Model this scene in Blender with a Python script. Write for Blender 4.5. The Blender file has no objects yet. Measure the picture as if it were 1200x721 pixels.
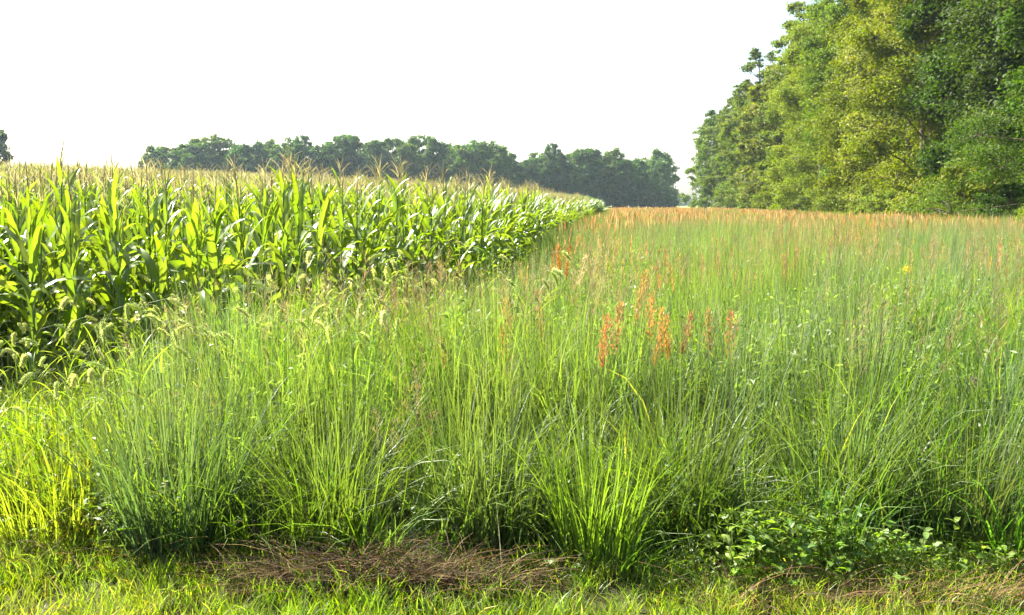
import bpy, math, random
import numpy as np
from mathutils import Vector, Matrix, Euler

SC = bpy.context.scene
COL = SC.collection
R = math.radians
rng = np.random.default_rng(11)
random.seed(11)

# ------------------------------------------------------------------ camera, sky, sun, exposure
CAM_H = 1.6
PITCH = 6.1
cam_d = bpy.data.cameras.new('camera')
cam_d.sensor_width = 36.0
cam_d.lens = 33.85
cam_d.clip_start = 0.05
cam_d.clip_end = 5000
cam = bpy.data.objects.new('camera', cam_d)
cam.location = (0, 0, CAM_H)
cam.rotation_euler = (R(90 - PITCH), 0, 0)
COL.objects.link(cam)
SC.camera = cam

SUN_AZ, SUN_EL = -54.0, 45.0          # degrees from the view direction (+Y), minus = to the left
world = bpy.data.worlds.new('World')
SC.world = world
world.use_nodes = True
wn = world.node_tree.nodes
wn.clear()
w_out = wn.new('ShaderNodeOutputWorld')
w_bg = wn.new('ShaderNodeBackground')
w_sky = wn.new('ShaderNodeTexSky')
w_sky.sky_type = 'NISHITA'
w_sky.sun_disc = False
w_sky.sun_elevation = R(SUN_EL)
w_sky.sun_rotation = R(SUN_AZ)
w_sky.air_density = 1.0
w_sky.dust_density = 2.6
w_sky.ozone_density = 1.0
w_bg.inputs['Strength'].default_value = 0.072
world.node_tree.links.new(w_sky.outputs[0], w_bg.inputs['Color'])
world.node_tree.links.new(w_bg.outputs[0], w_out.inputs['Surface'])

sun_d = bpy.data.lights.new('sun', 'SUN')
sun_d.energy = 5.0
sun_d.angle = R(0.5)
sun_d.color = (1.0, 0.95, 0.84)
sun = bpy.data.objects.new('sun', sun_d)
sdir = Vector((math.sin(R(SUN_AZ)) * math.cos(R(SUN_EL)), math.cos(R(SUN_AZ)) * math.cos(R(SUN_EL)), math.sin(R(SUN_EL))))
sun.rotation_euler = sdir.to_track_quat('Z', 'Y').to_euler()
sun.location = (-60, 20, 60)
COL.objects.link(sun)

SC.view_settings.view_transform = 'Standard'
SC.view_settings.look = 'None'
SC.view_settings.gamma = 1.0
SC.view_settings.use_curve_mapping = False
SC.view_settings.exposure = 2.38
cy = SC.cycles
cy.max_bounces = 5
cy.diffuse_bounces = 3
cy.glossy_bounces = 2
cy.transmission_bounces = 4
cy.volume_bounces = 0
cy.transparent_max_bounces = 8
cy.sample_clamp_indirect = 6.0
cy.volume_step_rate = 20.0
cy.caustics_reflective = False
cy.caustics_refractive = False
cy.use_denoising = True
cy.denoiser = 'OPENIMAGEDENOISE'
cy.denoising_input_passes = 'RGB_ALBEDO_NORMAL'
cy.use_light_tree = False
SC.render.film_transparent = False

F = 1128.0                             # focal length in photograph pixels


def px_x(px, Y, z=0.6):                # world X of a photograph column at distance Y
    depth = Y * math.cos(R(PITCH)) + (CAM_H - z) * math.sin(R(PITCH))
    return (px - 600.0) / F * depth


# ------------------------------------------------------------------ noise and land form
_ng = np.random.default_rng(5).random((256, 256))


def vnoise(x, y, s=1.0, seed=0):
    x = np.asarray(x, float) / s + seed * 17.3 + 1000.0
    y = np.asarray(y, float) / s + seed * 31.7 + 1000.0
    xi = np.floor(x).astype(int); yi = np.floor(y).astype(int)
    fx = x - xi; fy = y - yi
    fx = fx * fx * (3 - 2 * fx); fy = fy * fy * (3 - 2 * fy)
    g = lambda a, b: _ng[a % 256, b % 256]
    return (g(xi, yi) * (1 - fx) + g(xi + 1, yi) * fx) * (1 - fy) + (g(xi, yi + 1) * (1 - fx) + g(xi + 1, yi + 1) * fx) * fy


def fbm(x, y, s=1.0, seed=0):
    return vnoise(x, y, s, seed) * .55 + vnoise(x, y, s * .47, seed + 3) * .3 + vnoise(x, y, s * .21, seed + 7) * .15


_ey = np.array([-50, 6.9, 7.0, 7.8, 9.3, 13.0, 22.0, 40.0, 100.0, 400.0, 1500.0])
_ex = np.array([-60, -60, -4.2, -3.0, -2.0, -0.45, 0.55, 2.6, 9.3, 43.0, 160.0])


def corn_edge(Y):
    return np.interp(Y, _ey, _ex)


def tree_edge(Y):
    return 16.6 + 0.125 * np.asarray(Y, float)


def sstep(a, b, x):
    t = np.clip((np.asarray(x, float) - a) / (b - a), 0, 1)
    return t * t * (3 - 2 * t)


def land(X, Y):
    X = np.asarray(X, float); Y = np.asarray(Y, float)
    u = np.maximum(0, np.interp(Y, _ey[4:], _ex[4:]) - X)
    h = 2.6 * (1 - np.exp(-u / 25.0)) * sstep(9, 55, Y)
    h = h + 0.05 * (fbm(X, Y, 1.3, 2) - .5) * (1 - sstep(20, 60, Y))
    return h


# ------------------------------------------------------------------ mesh builder
class MB:
    def __init__(self):
        self.v = []; self.c = []; self.q = []; self.t = []; self.qm = []; self.tm = []; self.n = 0

    def add(self, v, q=None, t=None, col=(1, 1, 1), m=0):
        v = np.asarray(v, float).reshape(-1, 3)
        c = np.asarray(col, float)
        if c.ndim == 1:
            c = np.tile(c[:3], (len(v), 1))
        self.v.append(v); self.c.append(c[:, :3])
        if q is not None and len(q):
            q = np.asarray(q, int); self.q.append(q + self.n); self.qm.append(np.full(len(q), m))
        if t is not None and len(t):
            t = np.asarray(t, int); self.t.append(t + self.n); self.tm.append(np.full(len(t), m))
        self.n += len(v)

    def mesh(self, name, mats, smooth=True):
        me = bpy.data.meshes.new(name)
        v = np.concatenate(self.v); c = np.concatenate(self.c)
        q = np.concatenate(self.q) if self.q else np.zeros((0, 4), int)
        t = np.concatenate(self.t) if self.t else np.zeros((0, 3), int)
        mi = np.concatenate((self.qm if self.q else []) + (self.tm if self.t else [])).astype(np.int32)
        me.vertices.add(len(v)); me.vertices.foreach_set('co', v.astype(np.float32).ravel())
        loops = np.concatenate([q.ravel(), t.ravel()]).astype(np.int32)
        me.loops.add(len(loops)); me.loops.foreach_set('vertex_index', loops)
        npoly = len(q) + len(t)
        me.polygons.add(npoly)
        tot = np.concatenate([np.full(len(q), 4), np.full(len(t), 3)]).astype(np.int32)
        st = np.concatenate([[0], np.cumsum(tot)[:-1]]).astype(np.int32)
        me.polygons.foreach_set('loop_start', st)
        me.polygons.foreach_set('loop_total', tot)
        me.polygons.foreach_set('material_index', mi)
        me.polygons.foreach_set('use_smooth', np.full(npoly, smooth))
        a = me.attributes.new('Col', 'FLOAT_COLOR', 'POINT')
        a.data.foreach_set('color', np.concatenate([c, np.ones((len(c), 1))], 1).astype(np.float32).ravel())
        me.update(calc_edges=True)
        for mt in (mats if isinstance(mats, (list, tuple)) else [mats]):
            me.materials.append(mt)
        return me


def ribbons(mb, base, az, L, W, th0, th1, segs=5, col=(1, 1, 1), tip=None, pw=1.3, twist=0.0, m=0, fold=0.0, wave=0.0, prof='grass', flat=0.0):
    """arching leaf blades; angles are measured from the vertical"""
    base = np.asarray(base, float).reshape(-1, 3); n = len(base)
    B = lambda x: np.broadcast_to(np.asarray(x, float), (n,))
    az, L, W, th0, th1, twist = map(B, (az, L, W, th0, th1, twist))
    s = np.linspace(0, 1, segs + 1)
    th = th0[:, None] + (th1 - th0)[:, None] * s[None] ** pw
    tm = (th[:, 1:] + th[:, :-1]) / 2
    r = np.concatenate([np.zeros((n, 1)), np.cumsum(np.sin(tm), 1)], 1) * (L / segs)[:, None]
    z = np.concatenate([np.zeros((n, 1)), np.cumsum(np.cos(tm), 1)], 1) * (L / segs)[:, None]
    ca, sa = np.cos(az)[:, None], np.sin(az)[:, None]
    P = np.stack([base[:, 0:1] + r * ca, base[:, 1:2] + r * sa, base[:, 2:3] + z], -1)
    if prof == 'grass':
        w = np.minimum(1, .55 + 2.5 * s) * (1 - s ** 2.2) + .02
    elif prof == 'corn':
        w = np.minimum(1, .5 + 2.4 * s) * (1 - s ** 3.0) ** .8 + .01
    elif prof == 'stem':
        w = 1 - .7 * s
    else:
        w = np.sin(np.pi * np.clip(s * .93 + .05, 0, 1)) ** .8 + .02
    up = np.stack([-np.cos(th) * ca, -np.cos(th) * sa, np.sin(th)], -1)
    sd = np.stack([-sa + 0 * th, ca + 0 * th, 0 * th], -1)
    tw = twist[:, None] * s[None]
    side = sd * np.cos(tw)[..., None] + up * np.sin(tw)[..., None]
    nrm = -sd * np.sin(tw)[..., None] + up * np.cos(tw)[..., None]
    hw = (W[:, None] * w[None] / 2)[..., None]
    c = np.asarray(col, float)
    c = np.broadcast_to(c if c.ndim == 2 else c[None], (n, 3))
    ct = c if tip is None else np.broadcast_to(np.asarray(tip, float) if np.asarray(tip).ndim == 2 else np.asarray(tip, float)[None], (n, 3))
    cc = c[:, None] * (1 - s[None, :, None]) + ct[:, None] * s[None, :, None]
    if fold or wave:
        ph = rng.random((n, 1)) * 6.28
        wv = wave * np.sin(ph + s[None] * 17.0)[..., None]
        wv2 = wave * np.sin(ph + 2.1 + s[None] * 15.0)[..., None]
        a = P - side * hw + nrm * (hw * fold + wv * hw)
        b = P + side * hw + nrm * (hw * fold + wv2 * hw)
        V = np.stack([a, P, b], 2)
        C = np.stack([cc, cc * np.array([1.35, 1.25, 1.5]), cc], 2)
        k = 3
    else:
        V = np.stack([P - side * hw, P + side * hw], 2)
        C = np.stack([cc, cc], 2)
        k = 2
    S1 = segs + 1
    V = V.reshape(-1, 3); C = C.reshape(-1, 3)
    i0 = (np.arange(n)[:, None, None] * S1 + np.arange(segs)[None, :, None]) * k + np.arange(k - 1)[None, None, :]
    i0 = i0.ravel()
    mb.add(V, q=np.stack([i0, i0 + 1, i0 + k + 1, i0 + k], 1), col=C, m=m)


def tube(mb, pts, rad, sides=6, col=(1, 1, 1), m=0):
    pts = np.asarray(pts, float); k = len(pts)
    rad = np.broadcast_to(np.asarray(rad, float), (k,))
    d = np.gradient(pts, axis=0)
    d /= np.linalg.norm(d, axis=1, keepdims=True) + 1e-9
    ref = np.array([1, 0, 0]) if abs(d[0][0]) < .8 else np.array([0, 1, 0])
    u = np.cross(d, ref); u /= np.linalg.norm(u, axis=1, keepdims=True) + 1e-9
    w = np.cross(d, u)
    a = np.arange(sides) / sides * 2 * math.pi
    V = pts[:, None] + rad[:, None, None] * (u[:, None] * np.cos(a)[None, :, None] + w[:, None] * np.sin(a)[None, :, None])
    q = []
    for i in range(k - 1):
        for j in range(sides):
            q.append((i * sides + j, i * sides + (j + 1) % sides, (i + 1) * sides + (j + 1) % sides, (i + 1) * sides + j))
    mb.add(V.reshape(-1, 3), q=q, col=col, m=m)


def leaf_quads(mb, c, t, s, a, b, col, lift=0.25, m=0):
    """diamond leaves: centre c, long axis t, side s, half length a, half width b"""
    n = len(c)
    nr = np.cross(t, s)
    A = np.broadcast_to(a, (n,))[:, None]; Bw = np.broadcast_to(b, (n,))[:, None]
    V = np.stack([c - t * A, c + s * Bw + nr * Bw * lift - t * A * .15, c + t * A, c - s * Bw + nr * Bw * lift - t * A * .15], 1).reshape(-1, 3)
    i = np.arange(n)[:, None] * 4
    cc = np.repeat(col, 4, 0) if np.asarray(col).ndim == 2 else col
    mb.add(V, q=np.concatenate([i, i + 1, i + 2, i + 3], 1), col=cc, m=m)


def unit(v):
    return v / (np.linalg.norm(v, axis=-1, keepdims=True) + 1e-9)


# ------------------------------------------------------------------ materials
def mat(name, rough=.5, spec=.5, trans=0.0, tcol=(1.6, 1.7, .5), tint=False, hue=.02, val=.25, sat=.15, base=(1, 1, 1), noise=None):
    """plant tissue: vertex colour x tint, slightly varied per plant; part of the light passes through"""
    mt = bpy.data.materials.new(name); mt.use_nodes = True
    nt = mt.node_tree; N = nt.nodes; Lk = nt.links.new
    N.clear()
    out = N.new('ShaderNodeOutputMaterial')
    p = N.new('ShaderNodeBsdfPrincipled')
    at = N.new('ShaderNodeAttribute'); at.attribute_name = 'Col'
    oi = N.new('ShaderNodeObjectInfo')
    mul = N.new('ShaderNodeMix'); mul.data_type = 'RGBA'; mul.blend_type = 'MULTIPLY'; mul.inputs[0].default_value = 1
    Lk(at.outputs['Color'], mul.inputs[6])
    if tint:
        ti = N.new('ShaderNodeAttribute'); ti.attribute_type = 'INSTANCER'; ti.attribute_name = 'tint'
        Lk(ti.outputs['Color'], mul.inputs[7])
    else:
        Lk(oi.outputs['Color'], mul.inputs[7])
    m2 = N.new('ShaderNodeMix'); m2.data_type = 'RGBA'; m2.blend_type = 'MULTIPLY'; m2.inputs[0].default_value = 1
    Lk(mul.outputs[2], m2.inputs[6]); m2.inputs[7].default_value = (*base, 1)
    hs = N.new('ShaderNodeHueSaturation')
    Lk(m2.outputs[2], hs.inputs['Color'])
    for sock, lo, hi, mulr in (('Hue', .5 - hue, .5 + hue, 1.0), ('Value', 1 - val, 1 + val, 7.13), ('Saturation', 1 - sat, 1 + sat, 3.77)):
        f = N.new('ShaderNodeMath'); f.operation = 'MULTIPLY'; f.inputs[1].default_value = mulr
        g = N.new('ShaderNodeMath'); g.operation = 'FRACT'
        mr = N.new('ShaderNodeMapRange'); mr.inputs[3].default_value = lo; mr.inputs[4].default_value = hi
        Lk(oi.outputs['Random'], f.inputs[0]); Lk(f.outputs[0], g.inputs[0]); Lk(g.outputs[0], mr.inputs[0]); Lk(mr.outputs[0], hs.inputs[sock])
    colout = hs.outputs[0]
    if noise:
        tx = N.new('ShaderNodeTexNoise'); tx.inputs['Scale'].default_value = noise[0]; tx.inputs['Detail'].default_value = 4
        tc = N.new('ShaderNodeTexCoord'); Lk(tc.outputs['Object'], tx.inputs['Vector'])
        rm = N.new('ShaderNodeMapRange'); rm.inputs[1].default_value = .3; rm.inputs[2].default_value = .7
        rm.inputs[3].default_value = 1 - noise[1]; rm.inputs[4].default_value = 1 + noise[1]
        Lk(tx.outputs[0], rm.inputs[0])
        m3 = N.new('ShaderNodeVectorMath'); m3.operation = 'SCALE'
        Lk(colout, m3.inputs[0]); Lk(rm.outputs[0], m3.inputs['Scale'])
        colout = m3.outputs[0]
    Lk(colout, p.inputs['Base Color'])
    p.inputs['Roughness'].default_value = rough
    p.inputs['Specular IOR Level'].default_value = spec
    if trans > 0:
        tr = N.new('ShaderNodeBsdfTranslucent')
        tm = N.new('ShaderNodeMix'); tm.data_type = 'RGBA'; tm.blend_type = 'MULTIPLY'; tm.inputs[0].default_value = 1
        Lk(colout, tm.inputs[6]); tm.inputs[7].default_value = (*tcol, 1)
        Lk(tm.outputs[2], tr.inputs['Color'])
        mx = N.new('ShaderNodeMixShader'); mx.inputs[0].default_value = trans
        Lk(p.outputs[0], mx.inputs[1]); Lk(tr.outputs[0], mx.inputs[2])
        Lk(mx.outputs[0], out.inputs['Surface'])
    else:
        Lk(p.outputs[0], out.inputs['Surface'])
    return mt


M_grass = mat('grass_blade', .45, .28, .48, (1.55, 1.7, .5), tint=True, val=.22)
M_head = mat('seed_head_tissue', .8, .2, .4, (1.4, 1.2, .9), tint=True, val=.2)
M_corn = mat('corn_leaf', .36, .6, .44, (1.9, 1.8, .4), hue=.012, val=.16, sat=.1)
M_stalk = mat('corn_stalk', .5, .4, .1, val=.15)
M_tassel = mat('corn_tassel', .8, .2, .4, (1.3, 1.2, .9), hue=.02, val=.2)
M_leaf = mat('tree_leaf', .6, .12, .33, (1.6, 1.75, .4), hue=.012, val=.12, sat=.1)
M_bark = mat('bark', .9, .2, 0, noise=(6, .4))
M_straw = mat('dead_straw', .8, .25, .2, (1.2, 1.1, .8))
M_weed = mat('weed_leaf', .5, .4, .48, (1.5, 1.6, .5), val=.2)
M_foxh = mat('foxtail_bristle', .7, .3, .55, (1.5, 1.5, 1.0), val=.15)
M_plume = mat('plume_spikelet', .8, .2, .45, (1.5, 1.2, .8), hue=.02, val=.25)

# soil and thatch under the plants
M_soil = bpy.data.materials.new('soil'); M_soil.use_nodes = True
nt = M_soil.node_tree; N = nt.nodes
ps = N['Principled BSDF']; ps.inputs['Roughness'].default_value = .95; ps.inputs['Specular IOR Level'].default_value = .1
tc = N.new('ShaderNodeTexCoord')
t1 = N.new('ShaderNodeTexNoise'); t1.inputs['Scale'].default_value = 1.1; t1.inputs['Detail'].default_value = 8
t2 = N.new('ShaderNodeTexNoise'); t2.inputs['Scale'].default_value = 26; t2.inputs['Detail'].default_value = 6
rp = N.new('ShaderNodeValToRGB')
rp.color_ramp.elements[0].position = .3; rp.color_ramp.elements[0].color = (.055, .07, .018, 1)
rp.color_ramp.elements[1].position = .7; rp.color_ramp.elements[1].color = (.1, .085, .04, 1)
mxs = N.new('ShaderNodeMix'); mxs.data_type = 'RGBA'; mxs.blend_type = 'MULTIPLY'; mxs.inputs[0].default_value = .7
bp = N.new('ShaderNodeBump'); bp.inputs['Strength'].default_value = .6; bp.inputs['Distance'].default_value = .03
nt.links.new(tc.outputs['Object'], t1.inputs['Vector']); nt.links.new(tc.outputs['Object'], t2.inputs['Vector'])
nt.links.new(t1.outputs[0], rp.inputs[0]); nt.links.new(rp.outputs[0], mxs.inputs[6]); nt.links.new(t2.outputs[0], mxs.inputs[7])
nt.links.new(mxs.outputs[2], ps.inputs['Base Color']); nt.links.new(t2.outputs[0], bp.inputs['Height']); nt.links.new(bp.outputs[0], ps.inputs['Normal'])

# hay-green distant field
M_field = bpy.data.materials.new('far_field'); M_field.use_nodes = True
nt = M_field.node_tree; N = nt.nodes
pf = N['Principled BSDF']; pf.inputs['Roughness'].default_value = .95; pf.inputs['Specular IOR Level'].default_value = .1
tc = N.new('ShaderNodeTexCoord'); t1 = N.new('ShaderNodeTexNoise'); t1.inputs['Scale'].default_value = .15; t1.inputs['Detail'].default_value = 9
rp = N.new('ShaderNodeValToRGB')
rp.color_ramp.elements[0].position = .35; rp.color_ramp.elements[0].color = (.13, .17, .045, 1)
rp.color_ramp.elements[1].position = .65; rp.color_ramp.elements[1].color = (.24, .23, .08, 1)
nt.links.new(tc.outputs['Object'], t1.inputs['Vector']); nt.links.new(t1.outputs[0], rp.inputs[0]); nt.links.new(rp.outputs[0], pf.inputs['Base Color'])


# ------------------------------------------------------------------ scene helpers
def link(name, me, parent=None, loc=None):
    o = bpy.data.objects.new(name, me)
    COL.objects.link(o)
    if parent is not None:
        o.parent = parent
    if loc is not None:
        o.location = loc
    return o


def tag(o, label=None, cat=None, group=None, kind=None):
    if label: o['label'] = label
    if cat: o['category'] = cat
    if group: o['group'] = group
    if kind: o['kind'] = kind
    return o


def scatter(name, protos, pos, rotz, scl, label, cat, tints=None, tilt=None, vid=None):
    """one uncountable mass: points that carry copies of a few tuft shapes"""
    n = len(pos)
    me = bpy.data.meshes.new(name)
    me.vertices.add(n); me.vertices.foreach_set('co', np.asarray(pos, np.float32).ravel())
    def attr(nm, typ, data, key):
        a = me.attributes.new(nm, typ, 'POINT'); a.data.foreach_set(key, np.asarray(data).ravel())
    rot = np.zeros((n, 3), np.float32); rot[:, 2] = rotz
    if tilt is not None:
        rot[:, 0] = tilt[:, 0]; rot[:, 1] = tilt[:, 1]
    attr('rot', 'FLOAT_VECTOR', rot, 'vector')
    scl = np.asarray(scl, np.float32)
    if scl.ndim == 1: scl = np.repeat(scl[:, None], 3, 1)
    attr('scl', 'FLOAT_VECTOR', scl, 'vector')
    if vid is None: vid = rng.integers(0, len(protos), n)
    attr('vid', 'INT', vid.astype(np.int32), 'value')
    if tints is not None:
        attr('tint', 'FLOAT_COLOR', np.concatenate([tints, np.ones((n, 1))], 1).astype(np.float32), 'color')
    o = link(name, me)
    g = bpy.data.node_groups.new(name + '_scatter', 'GeometryNodeTree')
    g.interface.new_socket('Geometry', in_out='INPUT', socket_type='NodeSocketGeometry')
    g.interface.new_socket('Geometry', in_out='OUTPUT', socket_type='NodeSocketGeometry')
    N = g.nodes; Lk = g.links.new
    gi = N.new('NodeGroupInput'); go = N.new('NodeGroupOutput')
    iop = N.new('GeometryNodeInstanceOnPoints')
    jn = N.new('GeometryNodeJoinGeometry')
    for me_p in protos:
        ob = bpy.data.objects.new(me_p.name, me_p)
        oi = N.new('GeometryNodeObjectInfo'); oi.inputs['Object'].default_value = ob; oi.inputs['As Instance'].default_value = False
        gt = N.new('GeometryNodeGeometryToInstance')
        Lk(oi.outputs['Geometry'], gt.inputs[0]); Lk(gt.outputs[0], jn.inputs[0])
    def named(nm, typ):
        a = N.new('GeometryNodeInputNamedAttribute'); a.data_type = typ; a.inputs['Name'].default_value = nm
        return a.outputs['Attribute']
    er = N.new('FunctionNodeEulerToRotation')
    Lk(named('rot', 'FLOAT_VECTOR'), er.inputs[0])
    Lk(gi.outputs[0], iop.inputs['Points']); Lk(jn.outputs[0], iop.inputs['Instance'])
    iop.inputs['Pick Instance'].default_value = True
    Lk(named('vid', 'INT'), iop.inputs['Instance Index'])
    Lk(er.outputs[0], iop.inputs['Rotation']); Lk(named('scl', 'FLOAT_VECTOR'), iop.inputs['Scale'])
    Lk(iop.outputs[0], go.inputs[0])
    md = o.modifiers.new('scatter', 'NODES'); md.node_group = g
    tag(o, label, cat, kind='stuff')
    return o


ONES = ['first', 'second', 'third', 'fourth', 'fifth', 'sixth', 'seventh', 'eighth', 'ninth', 'tenth', 'eleventh', 'twelfth', 'thirteenth',
        'fourteenth', 'fifteenth', 'sixteenth', 'seventeenth', 'eighteenth', 'nineteenth', 'twentieth', 'twenty-first', 'twenty-second',
        'twenty-third', 'twenty-fourth', 'twenty-fifth', 'twenty-sixth', 'twenty-seventh', 'twenty-eighth', 'twenty-ninth', 'thirtieth',
        'thirty-first', 'thirty-second', 'thirty-third', 'thirty-fourth', 'thirty-fifth', 'thirty-sixth', 'thirty-seventh', 'thirty-eighth',
        'thirty-ninth', 'fortieth', 'forty-first', 'forty-second', 'forty-third', 'forty-fourth', 'forty-fifth', 'forty-sixth', 'forty-seventh',
        'forty-eighth', 'forty-ninth', 'fiftieth']

# ------------------------------------------------------------------ the ground: one sheet to the horizon
gx = np.concatenate([-np.geomspace(1000, 14, 34), np.linspace(-13, 13, 105), np.geomspace(14, 1000, 34)])
gy = np.concatenate([np.linspace(-60, -2, 12), np.linspace(-1, 25, 105), np.geomspace(26, 1400, 70)])
GX, GY = np.meshgrid(gx, gy)
GZ = land(GX, GY)
mb = MB()
nx, ny = len(gx), len(gy)
ii = (np.arange(ny - 1)[:, None] * nx + np.arange(nx - 1)[None]).ravel()
mb.add(np.stack([GX.ravel(), GY.ravel(), GZ.ravel()], 1), q=np.stack([ii, ii + 1, ii + nx + 1, ii + nx], 1))
ground = link('ground', mb.mesh('ground', M_soil))
tag(ground, 'brown and mossy green soil under the meadow and the corn', 'ground', kind='structure')

# the pale hay field beyond the end of the corn
mb = MB()
fx = np.linspace(0, 1, 30); fy = np.geomspace(118, 1390, 40)
FX, FY = np.meshgrid(fx, fy)
x0 = np.minimum(corn_edge(FY) - 60, 60); x1 = tree_edge(FY) + 90
PX = x0 + (x1 - x0) * FX
ii = (np.arange(39)[:, None] * 30 + np.arange(29)[None]).ravel()
mb.add(np.stack([PX.ravel(), FY.ravel(), land(PX, FY).ravel() + .25], 1), q=np.stack([ii, ii + 1, ii + 31, ii + 30], 1))
field = link('field', mb.mesh('field', M_field))
tag(field, 'pale yellow green hay field beyond the meadow', 'field', kind='structure')

# ------------------------------------------------------------------ corn
def corn_leaf_mesh(i):
    mb = MB()
    L = rng.uniform(.42, .72); W = rng.uniform(.045, .075)
    up = i % 3
    th0 = R([16, 24, 30][up]) + rng.normal(0, .06); th1 = R([60, 125, 168][up]) + rng.normal(0, .3)
    base = np.array([.095, .16, .024]) * rng.uniform(.9, 1.12)
    ribbons(mb, [[0, 0, 0]], 0.0, L, W, th0, th1, 11, col=base, tip=base * np.array([1.15, 1.05, .8]), pw=rng.uniform(1.3, 3.2), fold=.3, wave=.3, twist=rng.normal(0, .8), prof='corn')
    return mb, mb.mesh('corn_leaf', M_corn)


CL = [corn_leaf_mesh(i) for i in range(24)]


def corn_variant(k):
    """stalk, tassel and ear meshes plus leaf placements (mesh index, height, azimuth, scale)"""
    H = rng.uniform(1.55, 1.72)
    lean = rng.normal(0, .02, 2)
    zz = np.linspace(0, H, 8)
    pts = np.stack([lean[0] * zz, lean[1] * zz, zz], 1)
    st = MB(); tube(st, pts, np.linspace(.013, .005, 8), 6, col=(.13, .18, .045))
    for z in np.linspace(.15, H - .15, 9):
        c = np.array([lean[0] * z, lean[1] * z, z]); rr = .013 - .008 * z / H
        tube(st, [c - [0, 0, .008], c, c + [0, 0, .008]], [rr, rr + .004, rr], 6, col=(.1, .13, .03))
    ta = MB()
    top = pts[-1]
    nb = 7
    tc_ = np.array([.33, .31, .16])
    tube(ta, [top, top + [0, 0, .16], top + [lean[0], lean[1], .33]], [.004, .006, .003], 4, col=tc_)
    ribbons(ta, np.tile(top + [0, 0, .07], (nb, 1)) + np.linspace(0, .1, nb)[:, None] * [0, 0, 1], rng.random(nb) * 6.28, rng.uniform(.13, .23, nb),
            .009, R(15), rng.uniform(R(40), R(80), nb), 4, col=tc_ * [.95, .95, .9], tip=tc_ * [1.1, 1.05, 1.0], prof='stem', twist=2.0)
    ea = MB()
    ez = rng.uniform(.75, .9); ea_az = rng.random() * 6.28
    b = np.array([lean[0] * ez, lean[1] * ez, ez]); d = np.array([math.cos(ea_az) * .35, math.sin(ea_az) * .35, .93])
    ts = np.linspace(0, 1, 6)
    tube(ea, b + d * ts[:, None] * .22, .024 * np.sin(np.pi * np.clip(ts * .9 + .12, 0, 1)) + .003, 7, col=(.12, .18, .04))
    ribbons(ea, np.tile(b + d * .21, (6, 1)), rng.random(6) * 6.28, .07, .005, .2, 2.2, 3, col=(.22, .12, .05), prof='stem')
    lv = []
    az0 = rng.random() * 6.28
    nl = 16
    for j in range(nl):
        z = .14 + (H - .2) * (j / (nl - 1)) ** .95
        az = az0 + math.pi * j + rng.normal(0, .6)
        t = j / (nl - 1)
        kind = 0 if t > .72 else (1 if rng.random() < .6 else 2)
        if rng.random() < .12: kind = 0
        idx = int(rng.integers(0, 8)) * 3 + kind
        sc = (.62 + .55 * math.sin(math.pi * min(1, .14 + t * .86))) * rng.uniform(.85, 1.12) * (.8 if t > .85 else 1)
        lv.append((idx, (lean[0] * z, lean[1] * z, z), az, sc))
    return dict(stalk=st, tassel=ta, ear=ea, leaves=lv)


def xf(mbs, mb, loc, az, sc, m):
    c, s = math.cos(az), math.sin(az)
    Rm = np.array([[c, -s, 0], [s, c, 0], [0, 0, 1]])
    n0 = 0
    for v, col in zip(mbs.v, mbs.c):
        pass
    v = np.concatenate(mbs.v) @ Rm.T * sc + np.array(loc); col = np.concatenate(mbs.c)
    q = np.concatenate(mbs.q) if mbs.q else None
    mb.add(v, q=q, col=col, m=m)


CV = []
for k in range(8):
    d = corn_variant(k)
    fo = MB()
    for idx, loc, az, sc in d['leaves']:
        xf(CL[idx][0], fo, loc, az, sc, 0)
    allm = MB()
    xf(fo, allm, (0, 0, 0), 0, 1, 0); xf(d['stalk'], allm, (0, 0, 0), 0, 1, 1); xf(d['tassel'], allm, (0, 0, 0), 0, 1, 2); xf(d['ear'], allm, (0, 0, 0), 0, 1, 1)
    CV.append(dict(leaves=d['leaves'], stalk=d['stalk'].mesh('corn_stalk', M_stalk), tassel=d['tassel'].mesh('corn_tassel', M_tassel),
                   ear=d['ear'].mesh('corn_ear', M_stalk), foliage=fo.mesh('corn_foliage', M_corn), full=allm.mesh('corn_plant', [M_corn, M_stalk, M_tassel])))

# coarse far plant: only what shows above the canopy
CFAR = []
for k in range(4):
    fm = MB()
    nb = 5
    for pl in range(3):
        o = rng.normal(0, .22, 2)
        zt = rng.uniform(1.5, 1.72)
        bz = np.stack([np.full(nb, o[0]), np.full(nb, o[1]), np.linspace(zt - .8, zt - .05, nb)], 1)
        ribbons(fm, bz, rng.random(nb) * 6.28, rng.uniform(.5, .8, nb), .1, R(22), rng.uniform(R(60), R(140), nb), 4, col=(.08, .14, .024), pw=1.5, prof='corn')
        ribbons(fm, np.tile([o[0], o[1], zt], (4, 1)), rng.random(4) * 6.28, rng.uniform(.2, .34, 4), .026, R(5), rng.uniform(R(10), R(60), 4), 2, col=(.33, .31, .16), prof='stem', m=1)
    CFAR.append(fm.mesh('far_corn', [M_corn, M_tassel]))

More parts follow.
